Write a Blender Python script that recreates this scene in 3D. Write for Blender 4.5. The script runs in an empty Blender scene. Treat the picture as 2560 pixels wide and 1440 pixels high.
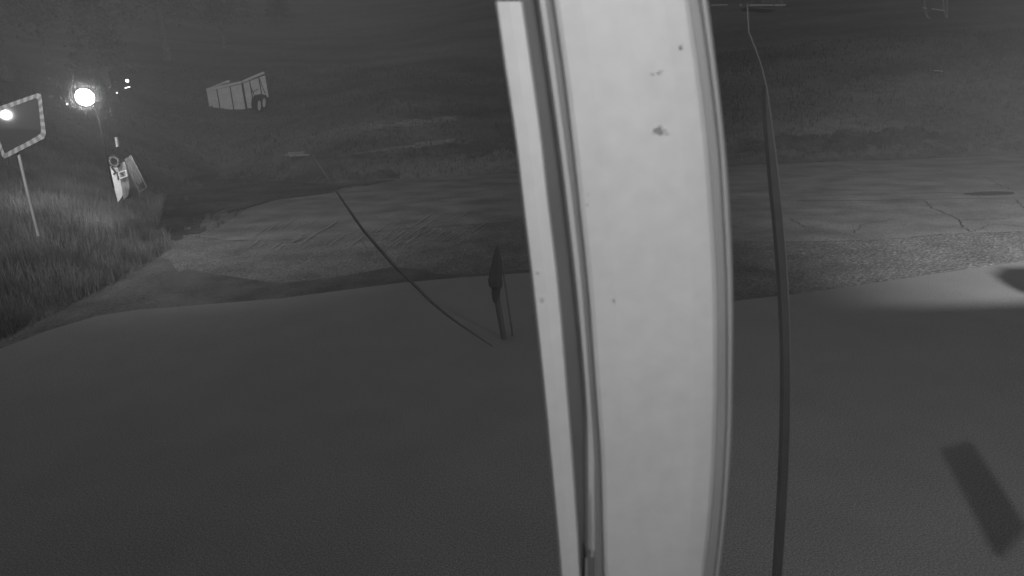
import bpy, math, random
import numpy as np
from mathutils import Vector, Matrix, noise as mnoise
random.seed(7); rng = np.random.default_rng(7)
S = bpy.context.scene
C = S.collection
PI = math.pi

# ------------------------------------------------------------------ camera
CAM = Vector((0.0, 0.0, 3.3)); F = 1600.0; PITCH = math.radians(16.5); ROLL = math.radians(2.5)
fwd = Vector((0, math.cos(PITCH), -math.sin(PITCH)))
r0 = Vector((1, 0, 0)); u0 = r0.cross(fwd)
Rt = r0*math.cos(ROLL) - u0*math.sin(ROLL); Up = u0*math.cos(ROLL) + r0*math.sin(ROLL)
cd = bpy.data.cameras.new('camera'); cam = bpy.data.objects.new('camera', cd); C.objects.link(cam)
m = Matrix.Identity(4)
for i in range(3):
    m[i][0] = Rt[i]; m[i][1] = Up[i]; m[i][2] = -fwd[i]; m[i][3] = CAM[i]
cam.matrix_world = m
cd.sensor_width = 36; cd.lens = 36*F/2560; cd.clip_start = 0.02; cd.clip_end = 2000
cd.dof.use_dof = True; cd.dof.focus_distance = 14; cd.dof.aperture_fstop = 9.5
S.camera = cam

# ------------------------------------------------------------------ world and lights
W = bpy.data.worlds.new('World'); S.world = W; W.use_nodes = True
bg = W.node_tree.nodes['Background']
bg.inputs[0].default_value = (1, 1, 1, 1); bg.inputs[1].default_value = 0.139
S.view_settings.view_transform = 'Standard'; S.view_settings.look = 'None'
S.view_settings.exposure = 0; S.view_settings.gamma = 1; S.view_settings.use_curve_mapping = False

def lamp(name, loc, power, radius, target=None, cone=60, blend=0.6, kind='SPOT'):
    l = bpy.data.lights.new(name, kind); l.energy = power; l.shadow_soft_size = radius
    o = bpy.data.objects.new(name, l); C.objects.link(o); o.location = loc
    if kind == 'SPOT':
        l.spot_size = math.radians(cone); l.spot_blend = blend
        o.rotation_euler = (Vector(target)-Vector(loc)).to_track_quat('-Z', 'Y').to_euler()
    return o
lamp('street_light_right', (6.5, -5.0, 8.6), 29000, 0.13, (14.5, 10, 0), 62, 1.0)
lamp('left_fill_spot', (-3.2, -5.0, 8.3), 11000, 0.4, (-8.5, 31, 3), 45, 1.0)  # added spot that brightens the left side, no known lamp there
lamp('wall_flood_light', (4.6, 0.15, 4.6), 230, 0.06, (4.6, 6.5, 0), 120, 1.0)
lamp('camera_infrared_light', (0.05, -0.12, 3.62), 7.4, 0.06, kind='POINT')

# ------------------------------------------------------------------ pixel helpers (photograph pixels, 2560 x 1440)
def ray(px, py):
    return (fwd*F + Rt*(px-1280) + Up*(720-py))
def PZ(px, py, z=0.0):
    d = ray(px, py); t = (z-CAM.z)/d.z
    return CAM + d*t
def PY(px, py, y):
    d = ray(px, py); t = (y-CAM.y)/d.y
    return CAM + d*t

# ------------------------------------------------------------------ terrain
RZ = -0.12
flat = [PZ(-700, 1300), PZ(-150, 880), PZ(0, 812), PZ(130, 752), PZ(300, 672), PZ(400, 612), PZ(372, 560), PZ(400, 480), PZ(560, 440)]
flat = [(p.x, p.y) for p in flat] + [(-8, 29.5), (0, 31), (12, 30), (30, 29), (60, 28), (90, 27), (90, -30), (-20, -30)]
FP = np.array(flat)
def sd(x, y):
    x = np.asarray(x, float); y = np.asarray(y, float)
    d = np.full(x.shape, 1e9); ins = np.zeros(x.shape, bool)
    n = len(FP)
    for i in range(n):
        a = FP[i]; b = FP[(i+1) % n]; e = b-a
        t = np.clip(((x-a[0])*e[0]+(y-a[1])*e[1])/(e@e), 0, 1)
        d = np.minimum(d, np.hypot(x-a[0]-t*e[0], y-a[1]-t*e[1]))
        c = ((a[1] > y) != (b[1] > y)) & (x < (b[0]-a[0])*(y-a[1])/(b[1]-a[1]+1e-12)+a[0])
        ins ^= c
    return np.where(ins, -d, d)
def terr(x, y):
    d = sd(x, y); dp = np.maximum(d, 0)
    z = 2.3*(1-np.exp(-dp/6)) + 0.27*dp
    z = z + np.where(dp > 0, 0.04*np.sin(x*0.9+y*0.35)*np.sin(y*0.7-x*.2)*np.minimum(dp/2, 1), 0)
    z = z + 0.5*np.sin(x*0.13+1)*np.sin(y*0.11)*np.minimum(dp/12, 1)
    w = np.clip((25-y)/6, 0, 1)*np.clip((-4-x)/2, 0, 1); w = w*w*(3-2*w)
    z = z*(1-w)+w*(1.7*np.tanh(np.maximum(z, 0)/1.7)+np.minimum(z, 0))
    return z + RZ - 0.02
def tz(x, y): return float(terr(np.array([x]), np.array([y]))[0])
def hit(px, py):
    d = ray(px, py).normalized(); t = np.arange(8, 120, 0.6)
    zs = CAM.z+d.z*t; g = terr(CAM.x+d.x*t, CAM.y+d.y*t)
    k = int(np.argmax(zs < g)); k = k if zs[k] < g[k] else len(t)-1
    t2 = t[k]-0.6+np.arange(0, 13)*0.05; z2 = CAM.z+d.z*t2; g2 = terr(CAM.x+d.x*t2, CAM.y+d.y*t2); j = int(np.argmax(z2 < g2))
    if not z2[j] < g2[j]: j = 12
    return CAM + d*float(t2[j])

# ------------------------------------------------------------------ materials (an infrared picture: everything is grey)
MATS = {}
def mat(name, g, rough=0.8, n1=(0, 0), n2=(0, 0), bump=0, bscale=200, metal=0, stretch=(1, 1, 1), emit=0, spec=0.3, rot=0):
    if name in MATS: return MATS[name]
    M = bpy.data.materials.new(name); M.use_nodes = True; nt = M.node_tree; N = nt.nodes; L = nt.links
    b = N['Principled BSDF']; b.inputs['Roughness'].default_value = rough; b.inputs['Metallic'].default_value = metal
    b.inputs['Specular IOR Level'].default_value = spec
    b.inputs['Base Color'].default_value = (g, g, g, 1)
    if emit:
        b.inputs['Emission Color'].default_value = (1, 1, 1, 1); b.inputs['Emission Strength'].default_value = emit
    tc = N.new('ShaderNodeTexCoord'); mp = N.new('ShaderNodeMapping'); L.new(tc.outputs['Object'], mp.inputs[0])
    mp.inputs['Scale'].default_value = stretch; mp.inputs['Rotation'].default_value = (0, 0, rot)
    val = None
    for k, (sc, am) in enumerate((n1, n2)):
        if not am: continue
        t = N.new('ShaderNodeTexNoise'); t.inputs['Scale'].default_value = sc; t.inputs['Detail'].default_value = 6 if k == 0 else 3
        L.new((mp if k == 0 else tc).outputs[0 if k == 0 else 'Object'], t.inputs[0])
        r = N.new('ShaderNodeMapRange'); L.new(t.outputs[0], r.inputs[0])
        r.inputs[1].default_value = 0.3; r.inputs[2].default_value = 0.7
        r.inputs[3].default_value = 1-am; r.inputs[4].default_value = 1+am
        if val is None: val = r.outputs[0]
        else:
            mm = N.new('ShaderNodeMath'); mm.operation = 'MULTIPLY'; L.new(val, mm.inputs[0]); L.new(r.outputs[0], mm.inputs[1]); val = mm.outputs[0]
    if val is not None:
        mm = N.new('ShaderNodeMath'); mm.operation = 'MULTIPLY'; mm.inputs[1].default_value = g; L.new(val, mm.inputs[0])
        cc = N.new('ShaderNodeCombineColor')
        for i in range(3): L.new(mm.outputs[0], cc.inputs[i])
        L.new(cc.outputs[0], b.inputs['Base Color'])
    if bump:
        t = N.new('ShaderNodeTexNoise'); t.inputs['Scale'].default_value = bscale; t.inputs['Detail'].default_value = 4
        L.new(tc.outputs['Object'], t.inputs[0]); bp = N.new('ShaderNodeBump'); bp.inputs['Strength'].default_value = bump
        bp.inputs['Distance'].default_value = 0.01; L.new(t.outputs[0], bp.inputs['Height']); L.new(bp.outputs[0], b.inputs['Normal'])
    MATS[name] = M; return M
m_conc = mat('smooth_concrete', 0.30, 0.85, (1.3, 0.05), (75, 0.45), 0.9, 70)
m_gravel = mat('rough_asphalt', 0.20, 0.95, (1.1, 0.22), (28, 0.55), 0.8, 50)
m_road = mat('worn_asphalt', 0.25, 0.85, (0.7, 0.30), (42, 0.5), 0.5, 60, stretch=(1, 1.25, 1))
m_hill = mat('meadow', 0.165, 0.95, (0.16, 0.42), (3.0, 0.22), 0.6, 8, stretch=(0.7, 2.6, 1), rot=-0.25)
m_hgrass = mat('hill_grass', 0.11, 0.8, (.5, 0.4), (12, 0.3))
m_grass = mat('dry_grass', 0.29, 0.8, (1.2, 0.5), (12, 0.3))
m_straw = mat('straw', 0.42, 0.8)
m_leaf = mat('leaves', 0.25, 0.8, (0.6, 0.5), (6, 0.3))
m_bark = mat('bark', 0.3, 0.9, (6, 0.3))
m_white = mat('white_plastic', 0.74, 0.5, (16, 0.04), (70, 0.04), 0, spec=0.3, stretch=(1, 1, .6))
m_seal = mat('dark_gasket', 0.17, 0.7, (9, 0.1))
m_greytrim = mat('grey_trim', 0.40, 0.55, (8, 0.08))
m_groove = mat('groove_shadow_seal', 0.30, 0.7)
m_dark = mat('dark_metal', 0.28, 0.7, (9, 0.15))
m_edge = mat('lit_edge_and_rods', 0.5, 0.4)
m_black = mat('silhouette_black', 0.17, 0.95)
m_line = mat('dark_line', 0.2, 0.8)
m_panel = mat('galvanised_panel', 0.95, 0.55, (2.2, 0.12), (9, 0.08))
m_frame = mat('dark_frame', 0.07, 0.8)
m_mast = mat('glare_offset_dark', 0.018, 0.95, spec=0.05)  # near-black colour offsets the nearby bulb's light so mast and arm stay faint
m_rubber = mat('rubber', 0.05, 0.9)
m_pole = mat('galvanised_pole', 0.5, 0.5, (3, 0.2))
m_refl = mat('mirror_glass', 0.26, 0.05, metal=0.72)
m_stripeL = mat('stripe_white', 0.38, 0.5)
m_stripeD = mat('stripe_red', 0.2, 0.5)
m_crack = mat('crack_fill', 0.05, 0.9)
m_seam = mat('seam_tar', 0.10, 0.7)
m_wet = mat('wet_tar', 0.09, 0.55, (2, 0.2))
m_wall = mat('render_wall', 0.5, 0.9, (4, 0.1))
m_wood = mat('pale_timber', 0.5, 0.8, (5, 0.2))
m_globe = mat('lamp_globe', 0.9, 0.4, emit=140)
m_spark = mat('far_lamp_lens', 0.9, 0.4, emit=4)
m_boardW = mat('white_board', 0.92, 0.5, (7, 0.12))
m_speck = mat('speck_dirt', 0.57, .7)
m_sheet = mat('grey_sheet', 0.34, 0.7, (6, 0.15))

# ------------------------------------------------------------------ mesh helpers
def link(name, me, mt, parent=None):
    if mt and not me.materials: me.materials.append(mt)
    o = bpy.data.objects.new(name, me); C.objects.link(o)
    if parent: o.parent = parent; 
    return o
def mesh(name, v, f, smooth=False):
    me = bpy.data.meshes.new(name); me.from_pydata([tuple(p) for p in v], [], [tuple(q) for q in f]); me.update()
    if smooth: me.polygons.foreach_set('use_smooth', [True]*len(me.polygons))
    return me
def tag(o, label, cat, group=None):
    o['label'] = label; o['category'] = cat
    if group: o['group'] = group
    return o
def struct(o): o['kind'] = 'structure'; return o
def stuff(o): o['kind'] = 'stuff'; return o
def empty(name, loc, label, cat, group=None):
    o = bpy.data.objects.new(name, None); C.objects.link(o); o.location = loc; o.empty_display_size = 0.1
    bpy.context.view_layer.update()
    return tag(o, label, cat, group)
def part(name, v, f, mt, root, smooth=False):
    o0 = root; off = Vector((0, 0, 0))
    while o0: off += Vector(o0.location); o0 = o0.parent
    v = [Vector(p)-off for p in v]
    return link(name, mesh(name, v, f, smooth), mt, root)
def prism(pts, nrm):
    """polygon (list of Vectors) extruded by nrm"""
    n = len(pts); v = list(pts)+[p+nrm for p in pts]
    f = [tuple(range(n)), tuple(range(2*n-1, n-1, -1))]
    for i in range(n): j = (i+1) % n; f.append((i, i+n, j+n, j))
    return v, f
def pixprism(pp, y, t):
    """outline in the vertical plane y=const, real thickness t going back"""
    return prism([PY(a, b, y) for a, b in pp], Vector((0, t, 0)))
def tube(path, rad, n=10, cap=True):
    path = [Vector(p) for p in path]; k = len(path)
    rs = rad if hasattr(rad, '__len__') else [rad]*k
    v = []; f = []
    for i, p in enumerate(path):
        d = (path[min(i+1, k-1)]-path[max(i-1, 0)]).normalized()
        a = d.cross(Vector((0, 0, 1)) if abs(d.z) < 0.95 else Vector((1, 0, 0))).normalized(); b = d.cross(a)
        for j in range(n):
            w = 2*PI*j/n; v.append(p + (a*math.cos(w)+b*math.sin(w))*rs[i])
    for i in range(k-1):
        for j in range(n):
            q = (j+1) % n; f.append((i*n+j, i*n+q, (i+1)*n+q, (i+1)*n+j))
    if cap: f.append(tuple(range(n-1, -1, -1))); f.append(tuple((k-1)*n+j for j in range(n)))
    return v, f
def box(c, s, rz=0):
    c = Vector(c); v = []
    for dz in (-1, 1):
        for dx, dy in ((-1, -1), (1, -1), (1, 1), (-1, 1)):
            x = dx*s[0]/2; y = dy*s[1]/2
            v.append(c+Vector((x*math.cos(rz)-y*math.sin(rz), x*math.sin(rz)+y*math.cos(rz), dz*s[2]/2)))
    return v, [(3, 2, 1, 0), (4, 5, 6, 7), (0, 1, 5, 4), (1, 2, 6, 5), (2, 3, 7, 6), (3, 0, 4, 7)]
def ball(c, r, nu=20, nv=12, sz=1):
    c = Vector(c); v = [c+Vector((0, 0, r*sz))]; f = []
    for i in range(1, nv):
        a = PI*i/nv
        for j in range(nu): b = 2*PI*j/nu; v.append(c+Vector((r*math.sin(a)*math.cos(b), r*math.sin(a)*math.sin(b), r*sz*math.cos(a))))
    v.append(c-Vector((0, 0, r*sz)))
    for j in range(nu): f.append((0, 1+j, 1+(j+1) % nu))
    for i in range(nv-2):
        for j in range(nu): q = (j+1) % nu; f.append((1+i*nu+j, 1+(i+1)*nu+j, 1+(i+1)*nu+q, 1+i*nu+q))
    o = 1+(nv-2)*nu
    for j in range(nu): f.append((o+j, len(v)-1, o+(j+1) % nu))
    return v, f
def gridmesh(name, X, Y, Z, mt, smooth=True):
    ny, nx = X.shape; v = np.stack([X, Y, Z], -1).reshape(-1, 3)
    idx = np.arange(nx*ny).reshape(ny, nx)
    f = np.stack([idx[:-1, :-1], idx[:-1, 1:], idx[1:, 1:], idx[1:, :-1]], -1).reshape(-1, 4)
    me = bpy.data.meshes.new(name); me.vertices.add(len(v)); me.vertices.foreach_set('co', v.ravel())
    me.loops.add(f.size); me.loops.foreach_set('vertex_index', f.ravel().astype(np.int32))
    me.polygons.add(len(f)); me.polygons.foreach_set('loop_start', np.arange(0, f.size, 4, dtype=np.int32))
    me.polygons.foreach_set('use_smooth', np.full(len(f), smooth)); me.update(calc_edges=True); me.validate()
    return link(name, me, mt)
def trimesh(name, v, mt):
    """v: (n,3,3) loose triangles"""
    n = len(v); me = bpy.data.meshes.new(name); me.vertices.add(n*3); me.vertices.foreach_set('co', v.ravel())
    me.loops.add(n*3); me.loops.foreach_set('vertex_index', np.arange(n*3, dtype=np.int32))
    me.polygons.add(n); me.polygons.foreach_set('loop_start', np.arange(0, n*3, 3, dtype=np.int32)); me.update(calc_edges=True)
    return link(name, me, mt)

# ------------------------------------------------------------------ setting: hillside, road, gravel, pavement
def axis(a, b, fine0, fine1, fs, cs):
    l = list(np.arange(a, fine0, cs))+list(np.arange(fine0, fine1, fs))+list(np.arange(fine1, b+cs, cs)); return np.array(l)
xs = axis(-90, 90, -32, 40, 0.4, 3); ys = axis(-30, 130, 3, 62, 0.4, 3)
X, Y = np.meshgrid(xs, ys); Z = terr(X, Y)
Z = Z + np.where(sd(X, Y) > 0.3, rng.normal(0, 0.025, X.shape), 0)
struct(gridmesh('ground', X, Y, Z, m_hill))

def interp(pl, x): 
    a = np.array(pl); return np.interp(x, a[:, 0], a[:, 1])
# kerb line (edge of the raised pavement), left part then a jog hidden by the post, then the right part
edge_px = [(-400, 1010), (-150, 930), (0, 872), (120, 826), (240, 790), (330, 776), (450, 766), (700, 746), (1000, 707), (1150, 694), (1330, 681), (1420, 678), (1600, 790), (1840, 752), (1990, 735), (2200, 705), (2300, 690), (2560, 652), (2900, 610)]
E = [PZ(a, b, 0) for a, b in edge_px]
poly = [Vector((p.x, p.y, 0)) for p in E] + [Vector((16, 0.0, 0)), Vector((16, -0.3, 0)), Vector((-16, -0.3, 0)), Vector((-16, 3, 0))]
v, f = prism([Vector((p.x, p.y, 0)) for p in poly], Vector((0, 0, -0.25)))
struct(link('pavement', mesh('pavement', v, f), m_conc))
# road: asphalt sheet
far_px = [(500, 590), (560, 560), (620, 520), (700, 498), (830, 482), (870, 464), (1000, 448), (1300, 426), (1500, 408), (1840, 382), (2100, 378), (2560, 374), (2800, 376)]
near_px = [(2800, 575), (2560, 578), (2350, 584), (2200, 598), (1960, 603), (1840, 604), (1500, 575), (1300, 552), (1000, 572), (700, 600), (560, 600)]
rp = [PZ(a, b, RZ) for a, b in far_px+near_px]
road = struct(link('road', mesh('road', [p+Vector((random.uniform(-.03, .03), random.uniform(-.05, .05), -0.005)) for p in rp], [tuple(range(len(rp)))][::-1]), m_road))
# rough gravelly asphalt between road and pavement: displaced grid
gx = np.arange(-13, 17, 0.03); gy = np.arange(7.5, 20.5, 0.03)
GX, GY = np.meshgrid(gx, gy)
h = rng.normal(0, 1, GX.shape); h = (h+np.roll(h, 1, 0)+np.roll(h, 1, 1)+np.roll(h, (1, 1), (0, 1)))/4
GZ = RZ-0.012+np.clip(h, -1, 1.4)*0.010
dd = sd(GX, GY); GZ = np.where(dd > -0.1, RZ-0.3, GZ)
struct(gridmesh('rough_verge', GX, GY, GZ, m_gravel, False))

def ribbon(name, px, w, z, mt, parent=None, jit=0.0):
    P = [PZ(a, b, z) for a, b in px]; Q = []
    for i in range(len(P)-1):
        n = max(2, int((P[i+1]-P[i]).length/0.12))
        for k in range(n): Q.append(P[i].lerp(P[i+1], k/n)+Vector((random.uniform(-jit, jit), random.uniform(-jit, jit), 0)))
    Q.append(P[-1]); v = []; f = []
    for i, p in enumerate(Q):
        d = (Q[min(i+1, len(Q)-1)]-Q[max(i-1, 0)]).normalized(); s = Vector((-d.y, d.x, 0))*w*random.uniform(.5, 1.2)/2 if jit else Vector((-d.y, d.x, 0))*w/2
        v += [p+s, p-s]
        if i: f.append((2*i-2, 2*i-1, 2*i+1, 2*i))
    return link(name, mesh(name, v, f), mt, parent)
zc = RZ+0.0
for px, w, mt in [([(1840, 492), (2000, 489), (2250, 484), (2560, 476)], 0.03, m_seam), ([(1990, 502), (2250, 500), (2400, 496), (2560, 494)], 0.05, m_seam),
                  ([(870, 466), (1000, 450), (1300, 428)], 0.10, m_seam), ([(2310, 500), (2330, 520), (2370, 535), (2400, 552), (2405, 568), (2430, 579)], 0.028, m_crack),
                  ([(2400, 550), (2460, 548), (2530, 545)], 0.02, m_crack), ([(2330, 420), (2370, 432), (2420, 428)], 0.022, m_crack),
                  ([(2540, 498), (2560, 520)], 0.022, m_crack), ([(1975, 545), (2010, 566), (2060, 572)], 0.02, m_crack), ([(2130, 582), (2160, 560), (2240, 548)], 0.02, m_crack), ([(2430, 579), (2480, 560), (2560, 566)], 0.02, m_crack), ([(2240, 398), (2300, 412)], 0.02, m_crack), ([(2080, 410), (2140, 424), (2150, 430)], 0.028, m_crack), ([(2460, 440), (2500, 462), (2530, 476)], 0.02, m_crack)]:
    o = ribbon('seam' if mt is m_seam else 'crack', px, w, zc, mt, road, 0.0 if mt is m_seam else 0.05)
# shade beyond the kerb on the left, laid on the verge as a dark sheet
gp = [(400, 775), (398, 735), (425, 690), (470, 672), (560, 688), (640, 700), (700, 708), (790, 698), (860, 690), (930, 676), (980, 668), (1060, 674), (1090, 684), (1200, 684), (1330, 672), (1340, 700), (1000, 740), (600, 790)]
struct(link('kerb_shadow', mesh('kerb_shadow', [PZ(a, b, RZ+0.001) for a, b in gp], [tuple(range(len(gp)))]), mat('kerb_shade_tone', 0.125, 0.7, (1.5, .3), (20, .3))))
gp2 = [(-80, 905), (60, 835), (170, 765), (250, 722), (335, 662), (385, 640), (425, 652), (452, 690), (440, 745), (410, 785), (240, 810), (0, 890)]
struct(link('bare_earth', mesh('bare_earth', [PZ(a, b, RZ-0.003) for a, b in gp2], [tuple(range(len(gp2)))]), mat('verge_earth', 0.15, 0.9, (1.5, .3), (20, .4))))
def patch(name, top, bot, mt, n=120, k=14, cut=.42):
    v = []; f = []; x0, x1 = top[0][0], top[-1][0]; dz = random.uniform(0, 99)
    for i in range(n):
        x = x0+(x1-x0)*i/(n-1); a = float(interp(top, x)); b = float(interp(bot, x)); g = max(0, 9-(b-a))*.5; a -= g; b += g
        for j in range(k+1):
            p = hit(x, a+(b-a)*j/k); v.append((p.x, p.y, max(tz(p.x, p.y)+.030, RZ+.001)))
    for i in range(n-1):
        for j in range(k):
            q = i*(k+1)+j; c_ = v[q]; ed = min((j+.5)/k, 1-(j+.5)/k, .5)*2; ed = min(ed, i/12, (n-2-i)/12)
            w_ = mnoise.noise(Vector((c_[0]*.9, c_[1]*.35, dz)))+.6*mnoise.noise(Vector((c_[0]*3.1, c_[1]*1.6, dz)))+.3*mnoise.noise(Vector((c_[0]*9, c_[1]*5, dz)))
            if ed > cut+w_*.75 or ed > .9: f.append((q, q+1, q+k+2, q+k+1))
    return struct(link(name, mesh(name, v, f, True), mt))
m_shade = mat('band_shade_tone', 0.115, 0.9, (.6, .35), (6, .3)); m_lit = mat('lit_streak_tone', 0.25, 0.95, (.5, .35), (6, .3), stretch=(1, 3, 1))  # ground tones that paint in the shadow bands and the lit streaks
patch('shadow_band', [(1830, 346), (2050, 328), (2300, 318), (2460, 335), (2600, 352)], [(1830, 386), (2100, 383), (2250, 378), (2380, 388), (2460, 384), (2600, 380)], m_shade, cut=.2)
patch('shadow_band', [(352, 530), (400, 462), (560, 428), (700, 442), (830, 432), (1000, 424)], [(352, 575), (400, 604), (500, 596), (560, 560), (620, 519), (700, 497), (830, 482), (1000, 450)], m_shade, cut=.12)
patch('shadow_band', [(770, 398), (900, 374), (1100, 350), (1330, 333)], [(770, 400), (900, 398), (1100, 402), (1330, 384)], m_shade, cut=.25)
patch('lit_streak', [(820, 326), (950, 305), (1150, 290)], [(820, 329), (950, 330), (1150, 303)], m_lit)
patch('lit_streak', [(840, 392), (950, 372), (1150, 342)], [(840, 394), (950, 382), (1150, 362)], m_lit)
# dark oval patch on the road
c = PZ(2475, 484, RZ); a = (PZ(2545, 484, RZ)-c).length
wv = [Vector((c.x+a*math.cos(t)*(1+.05*math.sin(3*t)), c.y+0.36*math.sin(t)*(1+.1*math.cos(2*t)), RZ+0.003)) for t in np.linspace(0, 2*PI, 40, endpoint=False)]
v, f = prism(wv, Vector((0, 0, 0.004)))
tag(link('tar_patch', mesh('tar_patch', v, f), m_wet), 'dark oval tar patch lying on the road near the right edge', 'road patch')
# straw streaks lying on the rough verge
tv = []
for i in range(55):
    px = random.uniform(610, 1190); py = random.uniform(572, 632) - (px-610)*0.035
    L_ = random.uniform(18, 60); p = PZ(px, py, RZ+0.03); q = PZ(px+L_*0.8, py-L_*0.55, RZ+0.03)
    d = (q-p).normalized(); s = Vector((-d.y, d.x, 0))*0.011; u = Vector((0, 0, 0.008))
    for A, B, Cc in ((p-s, q-s, q+u), (p-s, q+u, p+u), (p+u, q+u, q+s), (p+u, q+s, p+s)): tv.append([A, B, Cc])
stuff(trimesh('straw', np.array([[list(a) for a in t] for t in tv]), m_straw))['label'] = 'pale straw stalks scattered over the rough verge'

# grass: blades on the left bank and the hillside
def blades(name, n, xr, yr, hmin, hmax, dmin, dmax, width, label, mt=None):
    x = rng.uniform(*xr, n*3); y = rng.uniform(*yr, n*3); d = sd(x, y); k = (d > dmin) & (d < dmax)
    nz = np.sin(x*1.7+1.3*np.sin(y*1.1))*np.sin(y*1.9+np.sin(x*.8)); k &= rng.uniform(-1.3, 1, len(x)) < nz
    x = x[k][:n]; y = y[k][:n]; z = terr(x, y)-0.03; n = len(x)
    h = rng.uniform(hmin, hmax, n); a = rng.uniform(0, 2*PI, n); ln = rng.uniform(0, 0.45, n)*h; b = rng.uniform(0, 2*PI, n)
    base = np.stack([x, y, z], 1); s = np.stack([np.cos(a), np.sin(a), 0*a], 1)*(width*rng.uniform(.6, 1.3, n))[:, None]
    mid = base+np.stack([np.cos(b)*ln*.35, np.sin(b)*ln*.35, h*.6], 1); top = base+np.stack([np.cos(b)*ln, np.sin(b)*ln, h], 1)
    T = np.concatenate([np.stack([base-s, base+s, mid+s*.7], 1), np.stack([base-s, mid+s*.7, mid-s*.7], 1), np.stack([mid-s*.7, mid+s*.7, top], 1)])
    o = stuff(trimesh(name, T, mt or m_grass)); o['label'] = label
blades('tall_grass', 150000, (-20, -5.6), (5, 26), 0.10, 0.55, -0.28, 11, 0.006, 'tall dry grass on the bank beside the kerb')
blades('tall_grass', 50000, (-30, 34), (14, 50), 0.10, 0.30, 0.1, 14, 0.014, 'rough meadow grass on the hillside beyond the road', m_hgrass)

# ------------------------------------------------------------------ trees on the hillside
def tree_mesh(seed, H, conif):
    R = np.random.default_rng(seed); v = []; f = []
    def add(vf):
        o = len(v); v.extend(vf[0]); f.extend([tuple(i+o for i in q) for q in vf[1]])
    add(tube([(0, 0, -0.5), (0.05*H*.1, 0, H*.3), (0, .02*H, H*.6), (0, 0, H*.92)], [H*.03, H*.024, H*.015, H*.004], 8))
    cl = []
    for i in range(16):
        a = R.uniform(0, 2*PI); z = H*R.uniform(.25, .8); r = H*(0.28 if not conif else 0.26*(1-z/H)+.03)*R.uniform(.6, 1)
        e = (r*math.cos(a), r*math.sin(a), z+H*(.1 if not conif else -.03)); add(tube([(0, 0, z), e], [H*.009, H*.003], 5))
    n = 4200
    if conif:
        z = H*(0.14+0.86*R.uniform(0, 1, n)**1.3); rr = (1-z/H)*H*.24*(0.45+.55*np.abs(np.sin(z*5.5)))*np.sqrt(R.uniform(0, 1, n)); a = R.uniform(0, 2*PI, n)
        P = np.stack([rr*np.cos(a), rr*np.sin(a), z-rr*.25], 1)
    else:
        cc = np.stack([R.normal(0, H*.14, 26), R.normal(0, H*.14, 26), H*R.uniform(.35, .95, 26)], 1)
        P = cc[R.integers(0, 26, n)]+R.normal(0, H*.065, (n, 3))
    s = H*0.018; A = R.normal(0, 1, (n, 3)); A /= np.linalg.norm(A, axis=1)[:, None]; B = R.normal(0, 1, (n, 3)); B /= np.linalg.norm(B, axis=1)[:, None]
    T = np.stack([P+A*s, P+B*s, P-A*s*.8-B*s*.3], 1)
    return mesh('trunk', v, f), T
TM = []
for sd_, H, cf in ((1, 9, True), (2, 8, False), (3, 10, False)):
    tm, T = tree_mesh(sd_, H, cf); tm.materials.append(m_bark)
    co = trimesh('crown', T, m_leaf); TM.append((tm, co.data)); bpy.data.objects.remove(co)
trees = [(265, 215, 0, 1.05, 'dark conifer on the hillside directly above the bright lamp'), (120, 160, 1, 1.0, 'broad bushy tree behind the convex mirror at the far left'),
         (420, 150, 2, 0.9, 'loose tree on the hillside between the lamp and the wagon'), (560, 120, 1, 0.85, 'small round tree uphill behind the wagon'),
         (20, 200, 2, 1.0, 'tall tree at the left picture edge above the mirror'), (700, 60, 0, 0.8, 'small conifer high on the slope right of the wagon')]
for px, py, k, sc, lb in trees:
    p = hit(px, py); r = empty('tree', (p.x, p.y, tz(p.x, p.y)), lb, 'tree', 'trees on the dark hillside')
    r.scale = (sc,)*3; r.rotation_euler.z = px*.1
    link('trunk', TM[k][0], None, r); link('crown', TM[k][1], None, r)

# ------------------------------------------------------------------ house carrying the camera (behind and above the view)
ho = empty('house', (0, -0.4, 0), 'rendered house wall and eave the camera is mounted on', 'house')
part('wall', *box((0, -0.45, 2.4), (26, 0.2, 4.8)), m_wall, ho)
part('eave', *box((0, 0.28, 4.87), (26, 1.55, 0.12)), m_wall, ho)
def caster(name, src, px, fr):
    src = Vector(src); part(name, *prism([src.lerp(PZ(a, b, 0), fr) for a, b in px], Vector((0, 0, .03))), m_wall, ho)
caster('bar_shadow_caster', (4.6, .15, 4.6), [(2362, 1130), (2434, 1110), (2570, 1322), (2500, 1396)], 0.6)  # added unseen plate, shaped to cast the bar shadow at lower right
caster('round_shadow_caster', (6.5, -5, 8.6), [(2490, 690), (2512, 672), (2560, 672), (2660, 668), (2660, 740), (2560, 735), (2515, 712)], 0.55)  # added unseen plate, shaped to cast the rounded shadow by the right kerb

# ------------------------------------------------------------------ white post close to the lens
rows = [ # y, stripL, stripR, beadL, grooveL, faceL, faceR, darkR, edgeR
 (-90, 1221, 1293, 1328, 1356, 1370, 1714, 1736, 1754), (2, 1237, 1307, 1343, 1370, 1384, 1728, 1749, 1770), (170, 1261, 1331, 1368, 1393, 1408, 1752, 1773, 1792),
 (347, 1287, 1355, 1393, 1416, 1430, 1773, 1794, 1812), (500, 1305, 1372, 1412, 1436, 1447, 1785, 1804, 1824), (720, 1331, 1398, 1437, 1460, 1470, 1797, 1814, 1833),
 (1000, 1361, 1422, 1462, 1481, 1491, 1797, 1815, 1832), (1140, 1374, 1433, 1464, 1491, 1501, 1792, 1810, 1828), (1300, 1389, 1444, 1465, 1493, 1506, 1781, 1800, 1815),
 (1440, 1401, 1453, 1466, 1494, 1510, 1764, 1784, 1800), (1560, 1409, 1461, 1469, 1497, 1514, 1748, 1768, 1784)]
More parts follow.
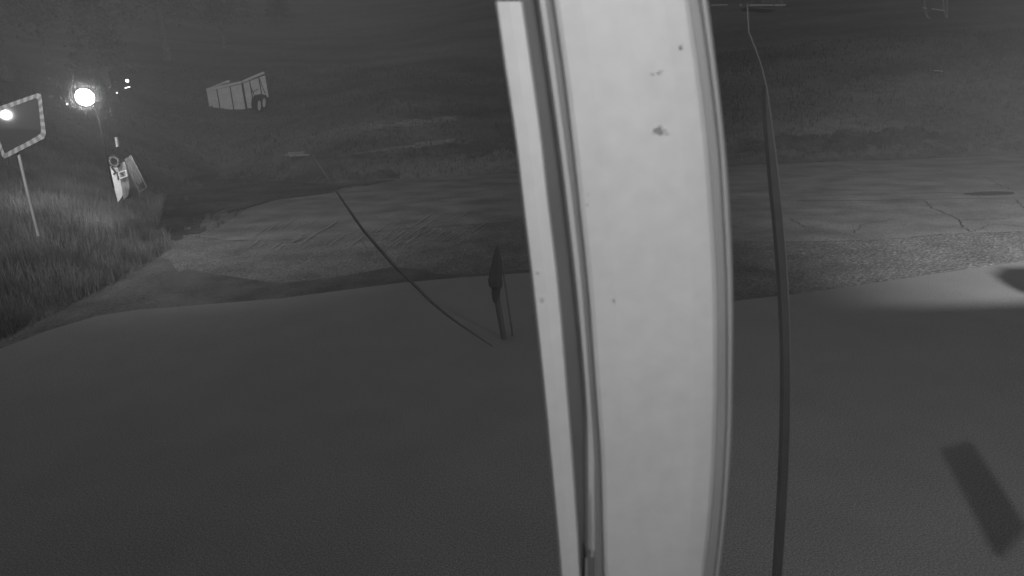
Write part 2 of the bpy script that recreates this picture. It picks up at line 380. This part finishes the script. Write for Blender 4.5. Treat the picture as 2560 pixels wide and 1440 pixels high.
def rowat(y):
    a = np.array(rows, float); ks = a[:, 0]
    out = []
    for c_ in range(1, a.shape[1]):
        i = int(np.clip(np.searchsorted(ks, y)-1, 0, len(ks)-2))
        def tan(j):
            j0, j1 = max(j-1, 0), min(j+1, len(ks)-1); return (a[j1, c_]-a[j0, c_])/(ks[j1]-ks[j0])
        hh = ks[i+1]-ks[i]; t = (y-ks[i])/hh
        out.append((2*t**3-3*t*t+1)*a[i, c_]+(t**3-2*t*t+t)*hh*tan(i)+(-2*t**3+3*t*t)*a[i+1, c_]+(t**3-t*t)*hh*tan(i+1))
    return out
YP = 0.40
ysamp = list(np.arange(-90, 1561, 30))
def column(name, prof, mt, root, back, y0=-90):
    """prof(row)-> list of (px, dy) across; closed at the back"""
    v = []; f = []; ss = [y0]+[y for y in ysamp if y > y0]; n = None
    for y in ss:
        pr = prof(rowat(y)); pts = [PY(px, y, YP+dy) for px, dy in pr]
        pts += [Vector((pts[-1].x, YP+back, pts[-1].z)), Vector((pts[0].x, YP+back, pts[0].z))]
        n = len(pts); v += pts
    for i in range(len(ss)-1):
        for j in range(n):
            q = (j+1) % n; f.append((i*n+j, (i+1)*n+j, (i+1)*n+q, i*n+q))
    f.append(tuple(range(n))); f.append(tuple((len(ss)-1)*n+j for j in range(n-1, -1, -1)))
    return part(name, v, f, mt, root)
post = empty('window_frame_post', PY(1580, 1560, YP), 'big pale bowed post with grooved sides crossing the picture from top to bottom', 'post')
def prof_face(r):
    L, R_ = r[4], r[5]; w = R_-L
    return [(L, .007), (L+w*.008, .002), (L+w*.04, 0.0), (L+w*.2, -.002), (L+w*.5, -.003), (L+w*.8, -.002), (L+w*.95, 0), (L+w*.98, .003), (R_, .010)]
column('front_face', prof_face, m_white, post, 0.09)
column('groove_strip', lambda r: [(r[3]-1, .013), (r[4]+2, .013)], m_groove, post, 0.05)
column('left_bead', lambda r: [(r[2], .010), (r[2]+(r[3]-r[2])*.25, .003), (r[2]+(r[3]-r[2])*.75, .003), (r[3], .010)], mat('bead_plastic', .58, .55, (16, .06)), post, 0.06)
column('side_band', lambda r: [(r[5]-1, .012), (r[6]+1, .014)], m_greytrim, post, 0.07)
column('right_bead', lambda r: [(r[6], .012), (r[6]+(r[7]-r[6])*.3, .006), (r[6]+(r[7]-r[6])*.7, .007), (r[7], .016)], mat('right_bead_plastic', 0.52, .5, (8, .06)), post, 0.08)
column('gasket', lambda r: [(r[1]-3, .022), (r[2]+3, .022)], m_seal, post, 0.05)
def smudge(cx, cy, sx, sy, n_, root):
    v = []; f = []
    for _ in range(n_):
        a, b, q = random.gauss(cx, sx), random.gauss(cy, sy), random.uniform(1.5, 5)
        i0 = len(v); v += [PY(a+q*math.cos(t)*1.3, b+q*math.sin(t)*.7, YP-.0036) for t in np.linspace(0, 2*PI, 7, endpoint=False)]; f.append(tuple(range(i0, i0+7)))
    stuff(part('smudge', v, f, mat('smudge_dirt', .725, .7), root))
smudge(1650, 325, 11, 8, 24, post); smudge(1640, 178, 16, 3, 6, post)
# latch at the foot of the groove
v, f = pixprism([(1468, 1396), (1476, 1390), (1488, 1392), (1489, 1600), (1469, 1600)], YP-0.004, 0.02)
part('latch', v, f, m_seal, post)
part('latch_rod', *tube([PY(1477, 1230, YP-.002), PY(1479, 1310, YP-.003), PY(1480, 1392, YP-.004)], [0.0003, 0.0008, 0.0009], 6), m_edge, post)
part('latch_rod', *tube([PY(1466, 1395, YP-.002), PY(1465.5, 1450, YP-.003)], [0.0006, 0.0007], 6), m_edge, post)
# small dirt specks
for (a, b, r_) in ((1468, 512, 4.2), (1469, 487, 3), (1704, 114, 4.5), (1536, 750, 3.5)):
    yy = YP-.0036 if a > 1500 else YP-0.0005
    v, f = prism([PY(a+r_*math.cos(t), b+r_*math.sin(t), yy) for t in np.linspace(0, 2*PI, 9, endpoint=False)], Vector((0, .002, 0)))
    part('dirt_speck', v, f, m_speck, post)
board = empty('pale_batten', PY(1390, 1560, YP), 'narrow pale batten standing left of the big bowed post, its top end in view', 'batten')
column('face', lambda r: [(r[0], .006), (r[0]+5, .001), (r[0]+(r[1]-r[0])*.5, 0), (r[1]-5, .001), (r[1], .006)], m_white, board, 0.03, 3)
for (a, b, r_) in ((1356, 749, 5), (1344, 681, 3)):
    v, f = prism([PY(a+r_*math.cos(t), b+r_*math.sin(t), YP-.0008) for t in np.linspace(0, 2*PI, 9, endpoint=False)], Vector((0, .0015, 0)))
    part('dirt_speck', v, f, m_speck, board)

# ------------------------------------------------------------------ slim dark pole right of the post
YD = 1.3
dp = [(213, 1911.5, 1914.5), (300, 1915, 1926), (380, 1919, 1937), (500, 1932, 1952), (650, 1944, 1964), (750, 1951, 1969), (900, 1956, 1974), (1000, 1956, 1975), (1100, 1954, 1973), (1240, 1948, 1966), (1440, 1936, 1953), (1600, 1925, 1941)]
da = np.array(dp, float); root = empty('slim_dark_pole', PY(1940, 1600, YD), 'slim dark pole with a thin bright edge right of the big post', 'pole')
v = []; f = []; vE = []; fE = []
yy = list(np.arange(213, 1600, 24)); cf = [np.polyfit(da[:, 0], da[:, k], 5) for k in (1, 2)]
for i, y in enumerate(yy):
    l = PY(np.polyval(cf[0], y)+2.5, y, YD); r_ = PY(np.polyval(cf[1], y), y, YD); t = Vector((0, .02, 0))
    v += [l, r_, r_+t, l+t]
    e = Vector((0.0022, 0, 0)); t2 = Vector((0, -.0015, 0)); vE += [r_+t2, r_+e+t2, r_+e, r_]
    if i:
        for F_ in (f, fE):
            for j in range(4): q = (j+1) % 4; F_.append(((i-1)*4+j, (i-1)*4+q, i*4+q, i*4+j))
for F_ in (f, fE): F_.append((3, 2, 1, 0)); k = 4*(len(yy)-1); F_.append((k, k+1, k+2, k+3))
part('shaft', v, f, m_dark, root); part('lit_edge', vE, fE, m_edge, root)  # the pole's lit side is put into a separate paler strip
part('wire_tail', *tube([PY(1868, 10, YD), PY(1872, 80, YD), PY(1890, 125, YD), PY(1906, 172, YD), PY(1915, 213, YD)], 0.0013, 6), mat('dull_wire', .5), root)

# ------------------------------------------------------------------ thin dark line crossing the left half, built as a tube
pts = []
for i in range(25):
    t = i/24; px = 775+(1232-775)*t; 
    py = np.interp(px, [775, 835, 905, 985, 1030, 1080, 1130, 1190, 1232], [378, 470, 572, 664, 706, 756, 797, 838, 866])
    pts.append(PY(px, py, 8.5-3*t))
tag(link('dark_line', mesh('dark_line', *tube(pts, [0.003+0.015*math.sin(PI*(i/24)**.85)**.8 for i in range(25)], 8), smooth=True), m_line), 'thin dark line slanting down over the road from upper left to the post', 'cable')

# ------------------------------------------------------------------ dark pointed silhouette and a thin upright beside it, built solid
YS = 8.6
sl = PY(1262, 900, YS)
par = empty('pointed_silhouette', (sl.x, YS, 0), 'dark pointed silhouette like a closed parasol at the kerb left of the big post', 'parasol')
prof = [(614, 1243, 2), (632, 1243, 8), (655, 1242.5, 13), (685, 1240, 17), (700, 1239, 19), (714, 1240, 18), (721, 1241, 12), (736, 1240, 11), (752, 1241, 9), (756, 1242, 8)]
v = []; f = []; n = 14
for i, (y, cx, hw) in enumerate(prof):
    c = PY(cx, y, YS); w = (PY(cx+hw, y, YS)-c).length
    for j in range(n):
        a = 2*PI*j/n; k = w*(1 if j % 2 else .86); v.append(c+Vector((k*math.cos(a), k*math.sin(a), 0)))
    if i:
        for j in range(n): q = (j+1) % n; f.append(((i-1)*n+j, i*n+j, i*n+q, (i-1)*n+q))
f.append(tuple(range(n))); f.append(tuple((len(prof)-1)*n+j for j in range(n-1, -1, -1)))
part('canopy', v, f, m_black, par)
b_ = PZ(1262, 880, 0); part('pole', *tube([PY(1241, 740, YS), Vector((b_.x-.01, YS, 0.0))], [0.045, .04], 8), mat('silhouette_grey', .235), par)
st = empty('thin_upright', (PY(1284, 860, YS+.1).x, YS+.1, 0), 'thin dark upright leaning right beside the pointed silhouette', 'stake')
part('shaft', *tube([PY(1258, 676, YS+.1), PY(1284, 852, YS+.1)], [.010, .017], 8), m_dark, st)

# ------------------------------------------------------------------ convex mirror
YM = 10.5
MC = PY(16, 287, YM); MN = ((CAM-MC).normalized()+(Vector((-3.2, -5, 8.3))-MC).normalized()).normalized()
def PM(px, py, off=0.0):     # point on the tilted mirror plane; off moves it away from the road side
    d = ray(px, py); q = MC - MN*off; t = (q-CAM).dot(MN)/d.dot(MN); return CAM + d*t
mp = [(8, 395), (-22, 290), (-20, 282), (92, 232), (104, 236), (114, 334), (110, 346), (14, 396)]
out = [(12, 397), (6, 392), (-34, 290), (-30, 276), (94, 233), (103, 237), (115, 335), (111, 346)]
inn = [(14, 383), (10, 380), (-22, 292), (-19, 285), (90, 245), (94, 248), (102, 330), (100, 335)]
mr = empty('traffic_mirror', PY(92, 572, YM), 'rectangular road mirror with striped frame on a thin pole at the left edge', 'mirror')
# frame: segments alternately white and dark
def ringpt(pp, t):
    n = len(pp); i = int(t) % n; u_ = t-int(t); a = pp[i]; b = pp[(i+1) % n]; return (a[0]+(b[0]-a[0])*u_, a[1]+(b[1]-a[1])*u_)
per = []
n = len(out)
for i in range(n):
    a = out[i]; b = out[(i+1) % n]; L_ = math.hypot(a[0]-b[0], a[1]-b[1]); k = max(1, round(L_/9.5))
    for j in range(k): per.append((i+j/k, i+(j+1)/k))
fr = part('frame', *prism([PM(*q, .03) for q in out], MN*-.05), m_frame, mr)
for i, (t0, t1) in enumerate(per):
    sh = 0.25 if (t1-t0) < .5 else 0
    q = [ringpt(out, t0), ringpt(out, t1-1e-6), ringpt(inn, min(t1-1e-6, int(t0)+.9999)), ringpt(inn, t0)]
    part('frame_stripe', *prism([PM(a, b) for a, b in q], MN*-.03), m_stripeL if i % 2 else m_stripeD, mr)
# mirror surface: convex
ci = (sum(a for a, b in inn)/n, sum(b for a, b in inn)/n); v = []; f = []
M_ = 14; K = 48
def cvx(a, b):
    p = PM(a, b, -.03); return p - MN*((p-MC).length_squared/2.0/4.0)
v.append(cvx(ci[0], ci[1]))
for r_ in range(1, M_+1):
    for j in range(K):
        q = ringpt(inn, j/K*n*.99999); s = r_/M_; v.append(cvx(ci[0]+(q[0]-ci[0])*s, ci[1]+(q[1]-ci[1])*s))
for j in range(K): f.append((0, 1+j, 1+(j+1) % K))
for r_ in range(M_-1):
    for j in range(K): q = (j+1) % K; f.append((1+r_*K+j, 1+(r_+1)*K+j, 1+(r_+1)*K+q, 1+r_*K+q))
part('mirror_glass', v, f, m_refl, mr, True)
part('pole', *tube([PM(40, 360, .11), PM(46, 383, .11), PY(66, 470, PM(46, 383, .11).y), PY(96, 590, PM(46, 383, .11).y)], 0.022, 8), m_pole, mr)

# ------------------------------------------------------------------ street lamp and small far lights
YL = 15.6
lp = empty('street_lamp', PY(282, 470, YL), 'bright glowing globe street lamp above the bank at upper left', 'street lamp')
gc = PY(212, 243, YL)
part('bulb', *ball(gc, 0.185, 24, 14), m_globe, lp, True)
MG = bpy.data.materials.new('halo_volume'); MG.use_nodes = True; MG.node_tree.nodes.remove(MG.node_tree.nodes['Principled BSDF'])
pg = MG.node_tree.nodes.new('ShaderNodeVolumePrincipled'); pg.inputs['Color'].default_value = (.97, .97, .97, 1); pg.inputs['Density'].default_value = 0.016
MG.node_tree.links.new(pg.outputs[0], MG.node_tree.nodes['Material Output'].inputs['Volume'])
part('halo_ball', *ball(gc, 0.42, 24, 14), MG, lp, True)  # thin scattering ball added to give the lamp its halo
part('mast', *tube([PY(236, 262, YL+.6), PY(246, 300, YL+.5), PY(262, 370, YL+.4), PY(284, 470, YL+.3)], [.014, .016, .018, .02], 8), m_mast, lp)
part('arm', *tube([gc+Vector((.05, .15, .0)), PY(236, 262, YL+.6)], .02, 8), m_mast, lp)
pl = lamp('street_lamp_light', gc+Vector((0, -.35, -0.1)), 20, 0.2, kind='POINT')
for px, py, r_, lb in ((318, 202, .06, 'small bright lamp right of and above the big glowing lamp'), (168, 260, .03, 'tiny lamp just left of the big glowing lamp'), (292, 232, .022, 'tiny faint lamp nearest the big glowing lamp on its right')):
    c = PY(px, py, 26); r = empty('small_lamp', c, lb, 'lamp', 'small lamps around the bright street lamp')
    part('bulb', *ball(c, r_, 12, 8), m_spark, r, True); part('bracket', *tube([c+Vector((0, .05, -r_*.8)), c+Vector((.0, .15, -r_-.3))], .012, 6), m_frame, r)
c0, c1 = PY(312, 220, 26), PY(325, 217, 26)
tag(link('fluorescent_tube', mesh('fluorescent_tube', *tube([c0, c1], .014, 8)), m_spark), 'short slanting lit tube below the small bright lamp', 'lamp')

# ------------------------------------------------------------------ roadside cabinet with framed notice
YK = 17
kb = empty('roadside_cabinet', PY(300, 505, YK), 'upright white and grey cabinet in the grass below the bright lamp', 'cabinet')
part('white_side', *pixprism([(275, 416), (294, 416), (304, 470), (307, 488), (295, 506), (283, 460)], YK, .25), m_boardW, kb)
part('grey_side', *pixprism([(295, 408), (312, 404), (320, 440), (324, 470), (320, 490), (309, 499), (305, 470)], YK+.012, .25), m_sheet, kb)
for pp in ([(276, 417), (279, 417), (290, 431), (287, 433)], [(287, 431), (290, 433), (284, 437), (282, 435)], [(291, 431), (294, 430), (297, 449), (294, 450)]):
    part('brace', *pixprism(pp, YK-.03, .03), m_frame, kb)
tr = [(294, 431), (315, 424), (319, 441), (299, 448)]; ti = [(297, 433), (313, 428), (316, 439), (300, 445)]
tf = empty('notice_frame', PY(306, 448, YK-.05), 'small white framed notice fixed across the roadside cabinet', 'notice')
for i in range(4):
    j = (i+1) % 4; part('frame_bar', *pixprism([tr[i], tr[j], ti[j], ti[i]], YK-.06, .04), m_boardW, tf)
part('backing', *pixprism(ti, YK-.035, .01), m_sheet, tf)
part('mark', *pixprism([(300, 434), (303, 433), (311, 438), (308, 439)], YK-.045, .008), m_frame, tf)
dr = empty('coiled_hose', PY(286, 416, YK-.05), 'round coiled hose hanging above the white cabinet side', 'hose')
cc = PY(286, 403, YK-.08)
for k, rr in enumerate((.15, .11, .07)):
    part('coil', *tube([cc+Vector((rr*math.cos(t), -.02*k, rr*math.sin(t))) for t in np.linspace(0, 2*PI, 21)], .016, 6), m_rubber if k != 1 else m_sheet, dr)
tag(link('white_marker_post', mesh('white_marker_post', *pixprism([(286, 344), (291, 343), (295, 366), (290, 368)], YK+.6, .06)), m_wood), 'short pale marker board above the coiled hose', 'marker')
# leaning wire rack
rk = empty('leaning_wire_rack', PY(350, 480, YK), 'leaning rack of close parallel wires right of the cabinet', 'rack')
A0, A1 = (312, 398), (349, 481); B0, B1 = (327, 388), (367, 468)
for s0, s1 in ((B0, B1), (B1, A1), (A1, (343, 465))):
    part('rail', *tube([PY(*s0, YK-.1), PY(*s1, YK-.1)], .011, 6), m_sheet, rk)
for i in range(9):
    t = i/9; a = (A0[0]+(B0[0]-A0[0])*t, A0[1]+(B0[1]-A0[1])*t); b = (A1[0]+(B1[0]-A1[0])*t-9, A1[1]+(B1[1]-A1[1])*t-14)
    part('wire', *tube([PY(*a, YK-.1), PY(*b, YK-.1)], .0055, 5), m_sheet, rk)

# ------------------------------------------------------------------ farm wagon on the slope
hw = hit(600, 274); YW = hw.y
wg = empty('farm_wagon', PY(590, 290, YW), 'pale panelled farm wagon standing on the dark slope', 'wagon')
top = lambda x: np.interp(x, [517, 605, 609, 662], [229, 210, 208, 188])
bot = lambda x: np.interp(x, [524, 607, 640, 668], [293, 273, 268, 256])
def lean(x, y): return x + (y-225)*0.17      # pixels drift right as they go down
cols = [(517, 541), (543, 574), (576, 603), (608, 623), (625, 646), (648, 662)]
for i, (a, b) in enumerate(cols):
    ya, yb = float(top(a)), float(top(b)); 
    xb0 = lean(a, 290); xb1 = lean(b, 280)
    y0b, y1b = float(bot(xb0)), float(bot(xb1))
    if i >= 4: y0b = y1b = 246 if i == 4 else 243
    q = [(a, ya), (b, yb), (lean(b, y1b)-(yb-225)*.17*0, y1b), (lean(a, y0b), y0b)]
    q = [(a+(ya-225)*.17*0, ya), (b, yb), (b+(y1b-yb)*.17, y1b), (a+(y0b-ya)*.17, y0b)]
    part('side_panel', *pixprism(q, YW, .05), m_panel, wg)
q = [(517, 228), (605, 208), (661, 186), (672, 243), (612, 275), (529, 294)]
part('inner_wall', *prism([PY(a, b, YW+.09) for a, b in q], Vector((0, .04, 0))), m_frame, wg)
for a, b in ((542, 0), (575, 0), (605.5, 0), (624, 1), (647, 1)):
    y0 = float(top(a)); y1 = 245 if b else float(bot(a+10))
    v, f = tube([PY(a, y0, YW-.03), PY(a+(y1-y0)*.17, y1, YW-.03)], .028, 6); part('post', v, f, m_frame, wg)
part('top_rail', *pixprism([(515, 222), (604, 202), (605, 208), (516, 229)], YW-.05, .14), m_panel, wg)
part('top_rail', *pixprism([(606, 201), (657, 179), (661, 184), (608, 207)], YW-.05, .14), m_panel, wg)
part('roof_flap', *pixprism([(516, 222), (570, 200), (575, 202), (573, 206)], YW+.4, .08), m_panel, wg)
for q in (((625, 213), (637, 242)), ((628, 232), (646, 222)), ((648, 196), (664, 236))):
    part('brace', *tube([PY(*q[0], YW-.05), PY(*q[1], YW-.05)], .018, 6), m_frame, wg)
part('mudguard', *pixprism([(628, 262), (629, 248), (636, 238), (652, 235), (664, 238), (668, 250), (664, 258), (640, 270), (630, 272)], YW-.18, .14), m_rubber, wg)
for px, py, sx, sy in ((648, 264, 4.0, 12.5), (660, 257, 3.8, 11.5)):
    w = part('wheel', *prism([PY(px+sx*1.9*math.cos(t), py+sy*1.2*math.sin(t), YW-.35) for t in np.linspace(0, 2*PI, 20, endpoint=False)], Vector((0.0, .12, 0))), m_rubber, wg)
    part('rim', *prism([PY(px+sx*math.cos(t), py+sy*math.sin(t), YW-.38) for t in np.linspace(0, 2*PI, 16, endpoint=False)], Vector((0.0, .03, 0))), mat('pale_rim', .75), w)
g0 = hit(560, 300)

# ------------------------------------------------------------------ small things on the slope
def slopething(name, px, py, L_, hgt, dep, label, cat, mt, rz=0.0):
    p = hit(px, py); z = tz(p.x, p.y)
    return tag(link(name, mesh(name, *box((p.x, p.y, z+hgt/2), (L_, dep, hgt), rz)), mt), label, cat)
p = hit(748, 392); k = (p-CAM).length/F
pk = empty('plank_stack', (p.x, p.y, tz(p.x, p.y)), 'faint pale planks lying on the meadow at the far end of the dark line', 'planks')
for i, (a, b, w) in enumerate(((750, 386, 52), (745, 392, 56), (750, 397, 46))):
    q = hit(a, b); part('plank', *box((q.x, q.y, tz(q.x, q.y)+.09+.03*i), (w*k, .12, .07), 0.25), mat('weathered_plank', .36, .9, (5, .2)), pk)
# canopy at the top, right of the post
YC = 33
cn = empty('flat_canopy', PY(1870, 60, YC), 'flat roof canopy with a bright fascia at the top right of the post', 'canopy')
for a, b in ((1778, 1819), (1873, 1934), (1936, 1965)):
    part('fascia', *pixprism([(a, 10.5 if a > 1800 else 11.5), (b, 10.5), (b, 14.5 if a > 1800 else 13), (a, 15 if a > 1800 else 14)], YC, .05), m_boardW, cn)
part('lamp_cap', *pixprism([(1850, 10), (1854, 10), (1854, 14), (1850, 14)], YC, .05), m_boardW, cn)
part('roof_slab', *pixprism([(1872, 15.5), (1962, 15.5), (1944, 24), (1880, 21)], YC+.1, 1.2), m_sheet, cn)
part('gable', *pixprism([(1905, 9.5), (1960, 9.5), (1935, -30), (1905, -30)], YC+.1, 1.2), m_sheet, cn)
# metal stand at the top right
p = hit(2345, 46); YT = p.y
sn = empty('metal_stand', PY(2345, 46, YT), 'pale metal stand with legs and crossbar at the top right', 'stand')
lk = .012*YT/10
for a in ([(2307, -60), (2312, 20), (2318, 44)], [(2352, -60), (2360, 24), (2366, 45)], [(2366, -60), (2368, 45)]):
    part('leg', *tube([PY(x, y, YT) for x, y in a], lk*1.1, 6), m_wood, sn)
for a in ([(2306, 19), (2317, 21)], [(2330, 22), (2361, 27)]):
    part('crossbar', *tube([PY(x, y, YT-.03) for x, y in a], lk*.7, 6), m_boardW, sn)
part('foot', *tube([PY(2314, 30, YT-.03), PY(2318, 42, YT-.05), PY(2326, 46, YT-.1)], lk*1.1, 6), m_pole, sn)
p = hit(2346, 178)
tag(link('pale_stick', mesh('pale_stick', *tube([PY(2335, 176, p.y), PY(2357, 178.5, p.y)], .022, 6)), m_boardW), 'thin pale stick lying on the dark slope below the metal stand', 'stick')
p = hit(628, 92)
tag(link('pale_stake', mesh('pale_stake', *tube([PY(624, 82, p.y-1), PY(633, 102, p.y-1)], .03, 6)), m_sheet), 'short slanting pale stake on the slope above the wagon', 'stake')
p = hit(1070, 9)
v, f = pixprism([(1005, 18), (1112, 5), (1119, 4), (1119, 8), (1000, 22)], p.y-1, .5)
tag(link('concrete_slab', mesh('concrete_slab', v, f), m_sheet), 'faint low slab on the slope at the top centre left of the post', 'slab')

# ------------------------------------------------------------------ night mist
HZ = 0.0085
if HZ:
    v, f = box((0, 50, 18), (200, 175, 41)); hz = stuff(link('haze', mesh('haze', v, f), None))
    M = bpy.data.materials.new('mist'); M.use_nodes = True; nt = M.node_tree; nt.nodes.remove(nt.nodes['Principled BSDF'])
    pv = nt.nodes.new('ShaderNodeVolumePrincipled'); pv.inputs['Color'].default_value = (.95, .95, .95, 1); pv.inputs['Density'].default_value = HZ
    nt.links.new(pv.outputs[0], nt.nodes['Material Output'].inputs['Volume']); hz.data.materials.append(M)
